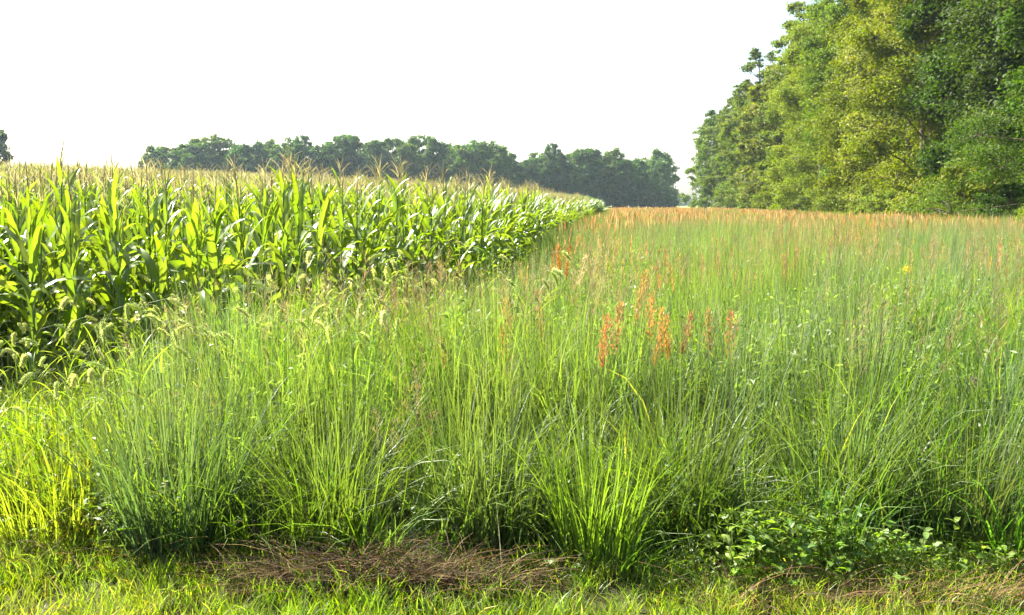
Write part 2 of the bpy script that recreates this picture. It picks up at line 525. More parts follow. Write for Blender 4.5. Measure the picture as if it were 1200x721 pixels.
# rows follow the field edge
near = []
ROW = .76
for r_i in range(0, 60):
    dpt = .15 + ROW * r_i
    ys = np.arange(6.8, 62, .19) + rng.normal(0, .045, len(np.arange(6.8, 62, .19)))
    xs = np.interp(ys, [6.8, 7.8, 9.3, 13.0, 22.0, 40.0, 100.0], [-4.5, -3.0, -2.0, -.45, .55, 2.6, 9.3]) - dpt + rng.normal(0, .04, len(ys))
    near.append(np.stack([xs, ys, np.full(len(ys), r_i)], 1))
for r_i in range(0, 14):       # rows along the near headland, left of the corner
    xs = np.arange(-14.5, -4.3, .19)
    ys = 7.15 + ROW * r_i + rng.normal(0, .04, len(xs)) + .012 * (xs + 4.9) ** 2 * 0
    near.append(np.stack([xs + rng.normal(0, .03, len(xs)), ys, np.full(len(xs), r_i)], 1))
near = np.concatenate(near)
ok = (near[:, 0] / near[:, 1] > -.72) & (near[:, 0] < corn_edge(near[:, 1]) - .05)
near = near[ok]
# thin out doubles where both row directions meet
key = np.round(near[:, :2] / .17).astype(int)
_, ui = np.unique(key, axis=0, return_index=True)
near = near[np.sort(ui)]
near = near[rng.random(len(near)) > .06]
dist = np.hypot(near[:, 0], near[:, 1])
inview = (near[:, 0] / near[:, 1] > -.56)
score = dist + 2.2 * near[:, 2] + np.where(inview, 0, 1000)
order = np.argsort(score)
hero = order[:300]
rest = order[300:]


def corn_scale(x, y):
    return (1.03 + .16 * (fbm(x, y, 3.0, 9) - .3)) * (.93 + .06 * sstep(8, 11, y)) * (1 - .05 * sstep(14, 30, y)) * (1 + np.clip(rng.normal(0, .065, np.shape(x)), -.13, .07))


hs = corn_scale(near[hero, 0], near[hero, 1]); hz = land(near[hero, 0], near[hero, 1])
hp = near[hero]
G_CORN = 'corn plants along the edge of the field'
_cpx = 600 + F * hp[:, 0] / hp[:, 1]
_zone = np.digitize(_cpx, [130, 290, 470, 600])
_zn = ['left of the blue green tussock', 'over the blue green tussock', 'over the fan shaped tussock', 'by the shaded field corner', 'along the far meadow']
_rn = ['outermost row', 'second row', 'third row', 'inner rows']
_row = np.minimum(hp[:, 2].astype(int), 3)
corn_lab = [''] * 300
for zi in range(5):
    for ri in range(4):
        idx = [i for i in range(300) if _zone[i] == zi and _row[i] == ri]
        idx.sort(key=lambda i: _cpx[i])
        for j, i in enumerate(idx):
            corn_lab[i] = ('corn plant, %s from the left in the %s, %s' % (ONES[j], _rn[ri], _zn[zi]) if j < 50 and ri < 3 else
                           'corn plant in the %s, %s' % (_rn[ri], _zn[zi]))
for i in range(300):
    v = CV[i % 8]
    x, y = hp[i, 0], hp[i, 1]
    e = bpy.data.objects.new('corn_plant', None); COL.objects.link(e)
    e.location = (x, y, hz[i] - .01); e.rotation_euler = (rng.normal(0, .04), rng.normal(0, .04), rng.random() * 6.28)
    s = float(hs[i]); e.scale = (s, s, s); e.empty_display_size = .1
    tag(e, corn_lab[i], 'corn plant', G_CORN)
    link('stalk', v['stalk'], e); link('tassel', v['tassel'], e)
    if i % 3: link('ear', v['ear'], e)
    if i < 140:
        for idx, loc, az, sc in v['leaves']:
            lo = link('leaf', CL[idx][1], e, loc); lo.rotation_euler = (0, 0, az); lo.scale = (sc, sc, sc)
    else:
        link('foliage', v['foliage'], e)

rp_ = near[rest]
rs = corn_scale(rp_[:, 0], rp_[:, 1])
scatter('standing_corn', [v['full'] for v in CV], np.stack([rp_[:, 0], rp_[:, 1], land(rp_[:, 0], rp_[:, 1])], 1), rng.random(len(rp_)) * 6.28, rs,
        'dense mass of corn filling the field behind its outer rows', 'corn', tilt=rng.normal(0, .04, (len(rp_), 2)))
# far corn, tops over the rise
n = 60000
fy_ = 56 * (175 / 56.) ** rng.random(n); fx_ = fy_ * rng.uniform(-.62, .13, n)
fdens = rng.random(n)
okf = (fx_ < corn_edge(fy_) - .3) & ~((fy_ < 62) & (fx_ > np.interp(fy_, [8.3, 100], [-4.9, 9.3]) - 40)) & (fy_ < 118 + 55 * sstep(10, 60, corn_edge(fy_) - fx_))
fx_, fy_ = fx_[okf], fy_[okf]
fs = corn_scale(fx_, fy_)
scatter('far_standing_corn', CFAR, np.stack([fx_, fy_, land(fx_, fy_)], 1), rng.random(len(fx_)) * 6.28, fs,
        'far corn with tan tassels over the rise of the field', 'corn')

# ------------------------------------------------------------------ meadow grasses: tuft shapes
def tuft_leafy(nbl=46, spread=.13, h=(.45, .95), w=(.006, .012)):
    mb = MB()
    a = rng.random(nbl) * 6.28; r = spread * np.sqrt(rng.random(nbl))
    base = np.stack([r * np.cos(a), r * np.sin(a), np.zeros(nbl)], 1)
    az = a + rng.normal(0, .7, nbl)
    L = rng.uniform(*h, nbl)
    c = np.array([1, 1, 1]) * rng.uniform(.75, 1.2, (nbl, 1)) * np.array([1, 1, 1])
    dead = rng.random(nbl) < .05
    c = np.where(dead[:, None], np.array([1.7, 1.15, 2.0]), c)
    ribbons(mb, base, az, L, rng.uniform(*w, nbl), np.abs(rng.normal(.1, .1, nbl)), np.abs(rng.normal(.95, .6, nbl)), 5, col=c * .9, tip=c * np.array([1.12, 1.05, .9]),
            pw=1.8, twist=rng.normal(0, 1.2, nbl))
    return mb


def tuft_upright(nbl=26, nst=9, spread=.11, H=(.95, 1.25)):
    mb = MB()
    a = rng.random(nbl) * 6.28; r = spread * np.sqrt(rng.random(nbl))
    base = np.stack([r * np.cos(a), r * np.sin(a), rng.uniform(0, .35, nbl)], 1)
    c = np.ones((nbl, 3)) * rng.uniform(.75, 1.2, (nbl, 1))
    ribbons(mb, base, a + rng.normal(0, .8, nbl), rng.uniform(.45, .8, nbl), rng.uniform(.005, .009, nbl), np.abs(rng.normal(.1, .07, nbl)), np.abs(rng.normal(.5, .35, nbl)),
            5, col=c * .9, tip=c * 1.1, pw=1.7, twist=rng.normal(0, 1, nbl))
    a = rng.random(nst) * 6.28; r = spread * np.sqrt(rng.random(nst))
    base = np.stack([r * np.cos(a), r * np.sin(a), np.zeros(nst)], 1)
    L = rng.uniform(*H, nst)
    ribbons(mb, base, a, L, .0045, np.abs(rng.normal(.07, .05, nst)), np.abs(rng.normal(.22, .14, nst)), 5, col=(.95, 1, 1), tip=(1.15, 1.05, 1.0), prof='stem', twist=.6)
    return mb


def seed_stem(nst=3, H=(1.0, 1.3), spread=.06, panicle='fine'):
    mb = MB()
    for i in range(nst):
        az = rng.random() * 6.28; L = rng.uniform(*H); lean = abs(rng.normal(.05, .05)); end = lean + abs(rng.normal(.06, .05))
        b = np.array([rng.normal(0, spread), rng.normal(0, spread), 0])
        ribbons(mb, [b], az, L, .004, lean, end, 6, col=(.16, .15, .07), tip=(.22, .15, .09), prof='stem', twist=.5, m=0)
        # panicle along the top
        s = np.linspace(0, 1, 7); th = lean + (end - lean) * s ** 1.3
        tm = (th[1:] + th[:-1]) / 2
        rr = np.concatenate([[0], np.cumsum(np.sin(tm))]) * L / 6; zz = np.concatenate([[0], np.cumsum(np.cos(tm))]) * L / 6
        npn = 26 if panicle == 'fine' else 34
        ln = .3 if panicle == 'fine' else .24
        t = rng.uniform(1 - ln, 1, npn)
        P = np.stack([b[0] + np.interp(t, s, rr) * math.cos(az), b[1] + np.interp(t, s, rr) * math.sin(az), np.interp(t, s, zz)], 1)
        k = (1 - (t - (1 - ln)) / ln)
        bl = (.03 + .09 * k) if panicle == 'fine' else (.03 + .05 * k)
        ribbons(mb, P, rng.random(npn) * 6.28, bl, .0035 if panicle == 'fine' else .007, rng.uniform(.25, .5, npn) if panicle != 'fine' else rng.uniform(.4, .9, npn),
                rng.uniform(.5, 1.0, npn), 2, col=np.ones((npn, 3)) * rng.uniform(.7, 1.3, (npn, 1)), prof='bulge', twist=rng.normal(0, 1, npn), m=1)
    return mb


P_leafy = [tuft_leafy().mesh('leafy_tuft', M_grass) for _ in range(10)]
P_broad = [tuft_leafy(16, .09, (.3, .62), (.011, .018)).mesh('broad_tuft', M_grass) for _ in range(5)]
P_up = [tuft_upright().mesh('upright_tuft', M_grass) for _ in range(6)]
M_stem = mat('grass_stem', .6, .3, .2, val=.2)
P_seed = [seed_stem().mesh('seed_stem', [M_stem, M_head]) for _ in range(6)]
P_plume = [seed_stem(2, (1.1, 1.35), .1, 'plume').mesh('plume_stem', [M_stem, M_head]) for _ in range(5)]


def forb(nst=5):
    mb = MB()
    for i in range(nst):
        az = rng.random() * 6.28; b = np.array([rng.normal(0, .08), rng.normal(0, .08), 0]); L = rng.uniform(.6, 1.0); le = rng.uniform(.02, .3)
        ribbons(mb, [b], az, L, .004, le * .5, le * 1.5, 4, col=(1, .95, .9), prof='stem', twist=.5)
        k = 22
        t = rng.uniform(.3, 1.02, k)
        P = b + np.stack([np.cos(az) * L * t * np.sin(le), np.sin(az) * L * t * np.sin(le), L * t * np.cos(le)], 1) + rng.normal(0, .018, (k, 3))
        td = unit(rng.normal(0, 1, (k, 3)) + [0, 0, .4]); sd = unit(np.cross(td, rng.normal(0, 1, (k, 3))))
        c = np.ones((k, 3)) * rng.uniform(.8, 1.3, (k, 1)); sp = rng.random(k) < .2
        c[sp] *= [1.9, 1.6, 2.2]
        a = np.where(sp, .007, rng.uniform(.012, .03, k))
        leaf_quads(mb, P, td, sd, a, a * .33, c)
    return mb


P_forb = [forb().mesh('herb', M_grass) for _ in range(8)]


def far_patch(nbl=70):
    mb = MB()
    base = np.stack([rng.uniform(-.45, .45, nbl), rng.uniform(-.45, .45, nbl), rng.uniform(.2, .45, nbl)], 1)
    c = np.ones((nbl, 3)) * rng.uniform(.7, 1.25, (nbl, 1))
    ribbons(mb, base, rng.random(nbl) * 6.28, rng.uniform(.45, .75, nbl), rng.uniform(.012, .022, nbl), np.abs(rng.normal(.08, .06, nbl)), np.abs(rng.normal(.5, .35, nbl)), 3, col=c, pw=1.7, twist=rng.normal(0, 1, nbl))
    return mb


def far_heads(nh=16):
    mb = MB()
    base = np.stack([rng.uniform(-.5, .5, nh), rng.uniform(-.5, .5, nh), rng.uniform(.75, 1.0, nh)], 1)
    ribbons(mb, base, rng.random(nh) * 6.28, rng.uniform(.22, .4, nh), rng.uniform(.025, .05, nh), .05, np.abs(rng.normal(.2, .15, nh)), 3, col=np.ones((nh, 3)) * rng.uniform(.7, 1.3, (nh, 1)), prof='bulge', twist=1.5)
    return mb


P_farp = [far_patch().mesh('far_tuft', M_grass) for _ in range(5)]
P_farh = [far_heads().mesh('far_heads', M_head) for _ in range(4)]


def lawn_tuft(n=16):
    mb = MB()
    base = np.stack([rng.normal(0, .022, n), rng.normal(0, .022, n), np.zeros(n)], 1)
    c = np.ones((n, 3)) * rng.uniform(.75, 1.25, (n, 1))
    c = np.where(rng.random((n, 1)) < .1, np.array([2.2, 1.3, 2.0]), c)
    ribbons(mb, base, rng.random(n) * 6.28, rng.uniform(.05, .12, n), rng.uniform(.003, .0055, n), rng.uniform(.05, .5, n), rng.uniform(.4, 1.5, n), 3, col=c, pw=1.3, twist=rng.normal(0, 1, n))
    return mb


P_lawn = [lawn_tuft().mesh('lawn_tuft', M_grass) for _ in range(8)]


# ------------------------------------------------------------------ meadow layout
def front_line(X):          # where the standing grass begins
    return np.interp(X, [-2.6, -1.4, -.4, .5, 1.0], [4.22, 4.1, 3.9, 3.86, 4.14]) + .3 * (fbm(X, X * 0, .7, 4) - .5)


def meadow_height(X, Y):
    h = .7 + .34 * fbm(X, Y, 1.6, 6) + .32 * fbm(X, Y, .5, 82)
    h = h * (.62 + .38 * sstep(4.2, 5.4, Y))
    ang = X / Y
    left = sstep(-.22, -.46, ang) * (1 - sstep(9, 12, Y))
    h = h * (1 - .38 * left)
    ce = np.interp(Y, [4, 6.9, 7.8, 9.3, 13.0, 22.0, 40.0, 100.0], [-3.2, -4.4, -3.0, -2.0, -.45, .55, 2.6, 9.3])
    close = (1 - sstep(0.2, 2.4, X - ce)) * (1 - sstep(16.0, 26, Y))
    return h * (1 - (.38 + .06 * sstep(6.5, 8.5, Y)) * close * sstep(4.8, 6.0, Y))


def spread_pts(n, y0, y1, marg=.62, p=2.0):
    """points over the wedge the camera can see, a little wider"""
    u = rng.random(n)
    Y = (y0 ** p + u * (y1 ** p - y0 ** p)) ** (1 / p)
    X = Y * rng.uniform(-marg, marg, n) + rng.normal(0, .6, n)
    return X, Y


def meadow_ok(X, Y):
    return (X > corn_edge(Y) + .12) & (X < tree_edge(Y) + 1.0) & (Y > front_line(X))


def lean(X, Y, k=.5, j=.1):
    return np.stack([(fbm(X, Y, 1.1, 101) - .5) * k, (fbm(X, Y, 1.1, 111) - .5) * k], 1) + rng.normal(0, j, (len(X), 2))


def mix(a, b, t):
    t = np.asarray(t)[:, None]
    return np.asarray(a)[None] * (1 - t) + np.asarray(b)[None] * t


C_YEL = (.145, .205, .026); C_GRN = (.082, .148, .03); C_BLU = (.105, .155, .095); C_OLV = (.125, .165, .055)


def grass_tint(X, Y):
    t = sstep(.35, .65, fbm(X, Y, 2.2, 12))
    c = mix(C_GRN, C_YEL, t)
    lf = (sstep(-.30, -.43, X / Y) * .8)[:, None]
    c = c * (1 - lf) + np.array([.155, .21, .02]) * lf
    return c * rng.uniform(.8, 1.2, (len(X), 1))


# leafy green, near
X, Y = spread_pts(15500, 4.0, 26)
dens = np.clip(1.5 - Y / 34, .2, 1) * (1 - .6 * sstep(-.25, -.4, X / Y)) * (.35 + .8 * sstep(.36, .56, fbm(X, Y, .55, 81)))
k = meadow_ok(X, Y) & (rng.random(len(X)) < dens)
X, Y = X[k], Y[k]
h = meadow_height(X, Y)
sc = np.stack([np.full(len(X), 1.0) + .25 * (Y > 12), np.full(len(X), 1.0) + .25 * (Y > 12), h * rng.uniform(.85, 1.2, len(X))], 1)
rz = np.zeros(len(X))
scatter('meadow_grass', P_leafy, np.stack([X, Y, land(X, Y)], 1), rz + rng.random(len(X)) * .8, sc, 'lush leafy green grass standing across the meadow', 'grass', grass_tint(X, Y), lean(X, Y, .4, .16))

# broad leaved foxtail foliage before the corn
X, Y = spread_pts(11000, 4.4, 14)
near_c = sstep(1.6, .4, X - corn_edge(Y)) * (Y > 7)
k = meadow_ok(X, Y) & (rng.random(len(X)) < np.maximum(sstep(-.12, -.36, X / Y) * (Y < 9), near_c * .8) * (.3 + .7 * sstep(.4, .6, fbm(X, Y, .5, 91))))
X, Y = X[k], Y[k]
scatter('weed_grass', P_broad, np.stack([X, Y, land(X, Y)], 1), rng.random(len(X)) * 6.28, rng.uniform(.7, 1.1, len(X)) * (1 - .35 * sstep(5.2, 6.6, Y) + .35 * sstep(7.5, 9.5, Y)), 'broad bladed lime green grass under the foxtails', 'grass',
        mix((.1, .16, .02), (.17, .22, .02), rng.random(len(X))), rng.normal(0, .1, (len(X), 2)))

# blue green upright grass in patches
X, Y = spread_pts(12500, 4.3, 30)
pt = fbm(X, Y, 1.9, 21)
right = sstep(-.1, .3, X / Y) * .14
k = meadow_ok(X, Y) & (rng.random(len(X)) < sstep(.42, .62, pt + right) * .85 + .08) & (X / Y > -.42) & (Y > front_line(X) + .15)
X, Y = X[k], Y[k]
h = meadow_height(X, Y)
tint = mix(C_BLU, C_OLV, sstep(.4, .7, fbm(X, Y, 1.2, 33))) * rng.uniform(.8, 1.25, (len(X), 1))
scatter('blue_green_grass', P_up, np.stack([X, Y, land(X, Y)], 1), rng.random(len(X)) * 6.28, np.stack([np.ones(len(X)), np.ones(len(X)), h * rng.uniform(.85, 1.12, len(X))], 1),
        'upright blue green grass in patches over the meadow', 'grass', tint, lean(X, Y, .3, .05))

# small leaved herbs and pale seed specks mixed through the grass
X, Y = spread_pts(7800, 4.15, 22)
k = meadow_ok(X, Y) & (rng.random(len(X)) < .12 + .75 * sstep(.42, .6, fbm(X, Y, .9, 121))) & (Y > front_line(X) + .05)
X, Y = X[k], Y[k]
h = meadow_height(X, Y)
tint = mix((.09, .15, .035), (.15, .19, .075), rng.random(len(X))) * rng.uniform(.8, 1.25, (len(X), 1))
scatter('meadow_herbs', P_forb, np.stack([X, Y, land(X, Y)], 1), rng.random(len(X)) * 6.28, np.stack([np.ones(len(X)), np.ones(len(X)), h * rng.uniform(.7, 1.05, len(X))], 1),
        'small leaved herbs and pale seed specks mixed through the meadow', 'herbs', tint, lean(X, Y, .3, .12))

# fine seed stems, brownish
X, Y = spread_pts(5200, 4.3, 24)
k = meadow_ok(X, Y) & (rng.random(len(X)) < .08 + .4 * sstep(.45, .65, fbm(X, Y, 1.5, 41))) & (X / Y > -.40) & (Y > front_line(X) + .12)
X, Y = X[k], Y[k]
h = np.minimum(1.08, meadow_height(X, Y) * rng.uniform(.85, 1.1, len(X)))
tint = mix((.24, .17, .1), (.2, .2, .09), rng.random(len(X))) * rng.uniform(.8, 1.2, (len(X), 1))
scatter('seed_stem_grass', P_seed, np.stack([X, Y, land(X, Y)], 1), rng.random(len(X)) * 6.28, np.stack([np.ones(len(X)), np.ones(len(X)), h], 1),
        'thin brownish seed stems rising through the meadow grass', 'grass', tint, rng.normal(0, .06, (len(X), 2)))

# orange plume grass, sparse near and denser far off
X, Y = spread_pts(9000, 8.5, 48)
k = meadow_ok(X, Y) & (rng.random(len(X)) < (.03 + 1.0 * sstep(.54, .66, fbm(X, Y, 2.2, 51))) * (.5 + .5 * sstep(9, 16, Y))) & (X > corn_edge(Y) + .8)
X, Y = X[k], Y[k]
tint = mix((.38, .19, .08), (.33, .22, .12), rng.random(len(X))) * rng.uniform(.75, 1.2, (len(X), 1))
scatter('plume_grass', P_plume, np.stack([X, Y, land(X, Y)], 1), rng.random(len(X)) * 6.28, rng.uniform(.82, 1.0, len(X)),
        'rust orange plume grass scattered through the middle of the meadow', 'grass', tint, rng.normal(0, .06, (len(X), 2)))

# far meadow
X, Y = spread_pts(42000, 20, 150, .55, 1.5)
k = meadow_ok(X, Y) & (rng.random(len(X)) < np.minimum(1, Y / 30.0))
X, Y = X[k], Y[k]
t = sstep(.35, .65, fbm(X, Y, 5, 12))
tint = mix((.1, .138, .05), (.14, .178, .055), t) * rng.uniform(.8, 1.2, (len(X), 1))
near_tr = sstep(6, 1.0, tree_edge(Y) - X)[:, None] * sstep(90, 60, Y)[:, None]
tint = tint * (1 - near_tr) + np.array([.17, .22, .03]) * near_tr
scatter('far_meadow_grass', P_farp, np.stack([X, Y, land(X, Y) - .02], 1), rng.random(len(X)) * 6.28, np.stack([np.ones(len(X)), np.ones(len(X)), rng.uniform(.85, 1.1, len(X))], 1),
        'far grass of the meadow running back to the hay field', 'grass', tint)
X, Y = spread_pts(21000, 22, 160, .55, 1.4)
k = meadow_ok(X, Y) & (X > corn_edge(Y) + .8) & (rng.random(len(X)) < .06 + .6 * sstep(.46, .62, fbm(X, Y, 4.0, 61))) & (tree_edge(Y) - X > 3.0)
X, Y = X[k], Y[k]
tint = mix((.42, .21, .08), (.3, .24, .12), rng.random(len(X))) * rng.uniform(.75, 1.2, (len(X), 1))
scatter('far_plume_grass', P_farh, np.stack([X, Y, land(X, Y)], 1), rng.random(len(X)) * 6.28, np.stack([np.ones(len(X)), np.ones(len(X)), rng.uniform(.85, 1.0, len(X))], 1),
        'reddish haze of seed heads over the far meadow', 'grass', tint)

# mown verge in front
n = 11000
X = rng.uniform(-4.6, 4.6, n); Y = rng.uniform(1.6, 4.55, n)
bare = .6 * sstep(.56, .7, fbm(X, Y, .8, 71))
k = (rng.random(n) > bare * .75) & (Y < front_line(X) + .25) & (rng.random(n) < 1 - .5 * sstep(-.38, -.12, Y - front_line(X)) * (X > -1.3))
X, Y = X[k], Y[k]
tint = mix((.13, .19, .022), (.19, .235, .03), sstep(.35, .65, fbm(X, Y, .6, 73))) * rng.uniform(.8, 1.2, (len(X), 1))
hh = rng.uniform(.8, 1.4, len(X)) * (.75 + .9 * fbm(X, Y, .5, 74))
scatter('mown_grass', P_lawn, np.stack([X, Y, land(X, Y) - .004], 1), rng.random(len(X)) * 6.28, hh, 'short bright green mown grass along the front verge', 'grass', tint, rng.normal(0, .12, (len(X), 2)))

# ------------------------------------------------------------------ tussocks one can pick out at the front of the meadow
def tussock(px, Y, h, spread, col, label, nbl=260, nst=26, arch=.8, stemcol=(.13, .17, .07)):
    x = px_x(px, Y, .3)
    e = bpy.data.objects.new('grass_tussock', None); COL.objects.link(e)
    e.location = (x, Y, float(land(x, Y)) - .01); e.empty_display_size = .1
    tag(e, label, 'grass tussock', 'tussocks along the front of the meadow')
    mb = MB()
    a = rng.random(nbl) * 6.28; r = spread * np.sqrt(rng.random(nbl))
    base = np.stack([r * np.cos(a), r * np.sin(a), np.zeros(nbl)], 1)
    c = np.asarray(col)[None] * rng.uniform(.7, 1.25, (nbl, 1))
    ribbons(mb, base, a + rng.normal(0, .6, nbl), h * rng.uniform(.4, 1.1, nbl), rng.uniform(.005, .01, nbl), np.abs(rng.normal(.12, .14, nbl)) + r / spread * .16,
            np.abs(rng.normal(arch, .55, nbl)), 7, col=c, tip=c * np.array([1.15, 1.05, .9]), pw=1.7, twist=rng.normal(0, 1.1, nbl))
    o = link('blades', mb.mesh('tussock_blades', M_weed), e); o['kind'] = 'stuff'
    mb = MB()
    a = rng.random(nst) * 6.28; r = spread * .9 * np.sqrt(rng.random(nst))
    base = np.stack([r * np.cos(a), r * np.sin(a), np.zeros(nst)], 1)
    ribbons(mb, base, a, h * rng.uniform(1.0, 1.3, nst), .0045, np.abs(rng.normal(.06, .05, nst)), np.abs(rng.normal(.25, .12, nst)), 6, col=np.asarray(stemcol) * .8, tip=np.asarray(stemcol) * [1.05, 1.0, 1.0], prof='stem', twist=.6)
    o = link('stems', mb.mesh('tussock_stems', M_weed), e); o['kind'] = 'stuff'


tussock(205, 4.36, .9, .25, (.062, .105, .06), 'big blue green grass tussock in front of the foxtails', 470, 50, .5, (.13, .17, .13))
tussock(395, 4.32, .8, .2, (.12, .185, .02), 'yellow green fan shaped grass tussock right of the blue green one', 330, 30, 1.0)
tussock(570, 4.41, .8, .24, (.07, .115, .035), 'dark green grass tussock behind the brown thatch heap', 320, 34, .7)
tussock(700, 4.21, .72, .16, (.135, .195, .025), 'bright yellow green tussock beside the dark gap in the grass', 220, 16, .6)
tussock(800, 4.46, .95, .17, (.06, .1, .03), 'tall dark grass tussock under the orange plumes', 280, 36, .5)
tussock(985, 4.56, .85, .22, (.09, .14, .03), 'mid green grass tussock behind the leafy weeds', 300, 28, .6)
tussock(1130, 4.46, .8, .24, (.085, .135, .045), 'grey green grass tussock at the right end of the verge', 300, 30, .6)
tussock(60, 4.46, .5, .26, (.15, .21, .02), 'low lime green grass tussock at the left end of the verge', 320, 10, .8)

# ------------------------------------------------------------------ orange plume stalks that stand out one by one
def plume_stalk(px, ytop, Y, col, ln=.3):
    depth = Y * math.cos(R(PITCH))
    H = CAM_H - (ytop - 240) * depth / F + .02
    x = px_x(px, Y, 1.2)
    e = bpy.data.objects.new('plume_stalk', None); COL.objects.link(e)
    az = rng.random() * 6.28; lean = abs(rng.normal(.03, .03)); end = lean + abs(rng.normal(.2, .12))
    s = np.linspace(0, 1, 9); th = lean + (end - lean) * s ** 1.5; tm = (th[1:] + th[:-1]) / 2
    rr = np.concatenate([[0], np.cumsum(np.sin(tm))]) * H / 8; zz = np.concatenate([[0], np.cumsum(np.cos(tm))]) * H / 8
    pts = np.stack([rr * math.cos(az), rr * math.sin(az), zz], 1)
    off = pts[-1]
    e.location = (x - off[0], Y - off[1], float(land(x, Y)) - .01); e.empty_display_size = .1
    mb = MB(); tube(mb, pts, np.linspace(.003, .0012, 9), 4, col=(.2, .17, .06)); link('stem', mb.mesh('stem', M_weed), e)
    mb = MB(); nl = 5
    ribbons(mb, np.stack([np.zeros(nl), np.zeros(nl), rng.uniform(.05, .6, nl)], 1), rng.random(nl) * 6.28, rng.uniform(.35, .6, nl), .008, .2, rng.uniform(.6, 1.3, nl), 6, col=(.09, .13, .05), pw=1.6, twist=rng.normal(0, 1, nl))
    link('leaves', mb.mesh('stalk_leaves', M_weed), e)
    mb = MB(); nb = 70
    t = rng.uniform(1 - ln / H, 1, nb); k = (1 - t) * H / ln
    P = np.stack([np.interp(t, s, pts[:, i]) for i in range(3)], 1)
    ba = rng.random(nb) * 6.28
    c = np.asarray(col)[None] * rng.uniform(.7, 1.3, (nb, 1))
    ribbons(mb, P, ba, .03 + .06 * k * rng.uniform(.6, 1.2, nb), .0018, .3, .35, 2, col=c * .8, prof='stem')
    # spikelets
    m = 270
    t = 1 - ln / H * rng.random(m) ** .9; k = np.clip((1 - t) * H / ln, 0, 1)
    P = np.stack([np.interp(t, s, pts[:, i]) for i in range(3)], 1)
    ba = rng.random(m) * 6.28; ro = rng.random(m) ** .7 * (.007 + .034 * np.sin(np.pi * np.clip(k * .85 + .1, 0, 1)))
    P = P + np.stack([np.cos(ba) * ro, np.sin(ba) * ro, rng.uniform(0, .03, m)], 1)
    tdir = unit(np.stack([np.cos(ba) * .35, np.sin(ba) * .35, np.ones(m)], 1)); sd = unit(np.cross(tdir, rng.normal(0, 1, (m, 3))))
    leaf_quads(mb, P, tdir, sd, rng.uniform(.007, .012, m), .003, np.asarray(col)[None] * rng.uniform(.65, 1.35, (m, 1)))
    link('plume', mb.mesh('plume', M_plume), e)
    return e


OR1, OR2, OR3 = (.41, .2, .062), (.4, .225, .08), (.32, .205, .1)
ORDX = [
    (712, 374, 5.3, OR1, 'stubby bright orange plume, leftmost of the orange cluster in the meadow'),
    (728, 358, 5.6, OR3, 'orange plume second from the left of the cluster'),
    (757, 316, 6.0, OR2, 'tallest orange plume of the cluster in the middle of the meadow'),
    (764, 348, 5.7, OR2, 'orange plume just below the tallest one'),
    (775, 364, 5.4, OR1, 'thick orange plume low in the centre of the cluster'),
    (783, 370, 5.3, OR1, 'orange plume touching the thick central one on its right'),
    (811, 368, 5.6, OR2, 'pale orange plume standing alone right of the cluster centre'),
    (831, 366, 5.8, OR2, 'leaning orange plume, second from the right end of the cluster'),
    (858, 368, 5.6, OR1, 'slim orange plume at the right end of the cluster'),
    (630, 344, 6.4, OR3, 'tan plume standing alone left of the orange cluster'),
    (592, 352, 6.6, OR3, 'tan plume further left than the lone one'),
    (589, 388, 5.9, OR2, 'short orange tan plume low on the left of the meadow middle'),
    (654, 288, 9.2, OR1, 'small orange plume further back, left one of a pair'),
    (667, 290, 8.8, OR1, 'small orange plume further back, right one of a pair'),
    (687, 300, 9.0, (.5, .42, .3), 'whitish dry plume beside the small orange pair'),
    (515, 400, 5.6, OR3, 'brown plume over the dark tussock'),
    (460, 335, 7.6, OR3, 'brown plume before the shaded corn'),
    (938, 288, 10.5, OR3, 'dull orange plume in the right half of the meadow'),
    (918, 300, 9.5, OR3, 'slim tan plume left of the dull orange one'),
    (975, 284, 11.5, OR1, 'thin orange plume right of the dull orange one'),
    (1018, 290, 11.0, OR3, 'reddish plume nearest the goldenrod flower'),
]
for a_ in ORDX:
    tag(plume_stalk(*a_[:4], ln=random.uniform(.24, .34)), a_[4], 'plume grass', 'orange plumes that stand out in the meadow')

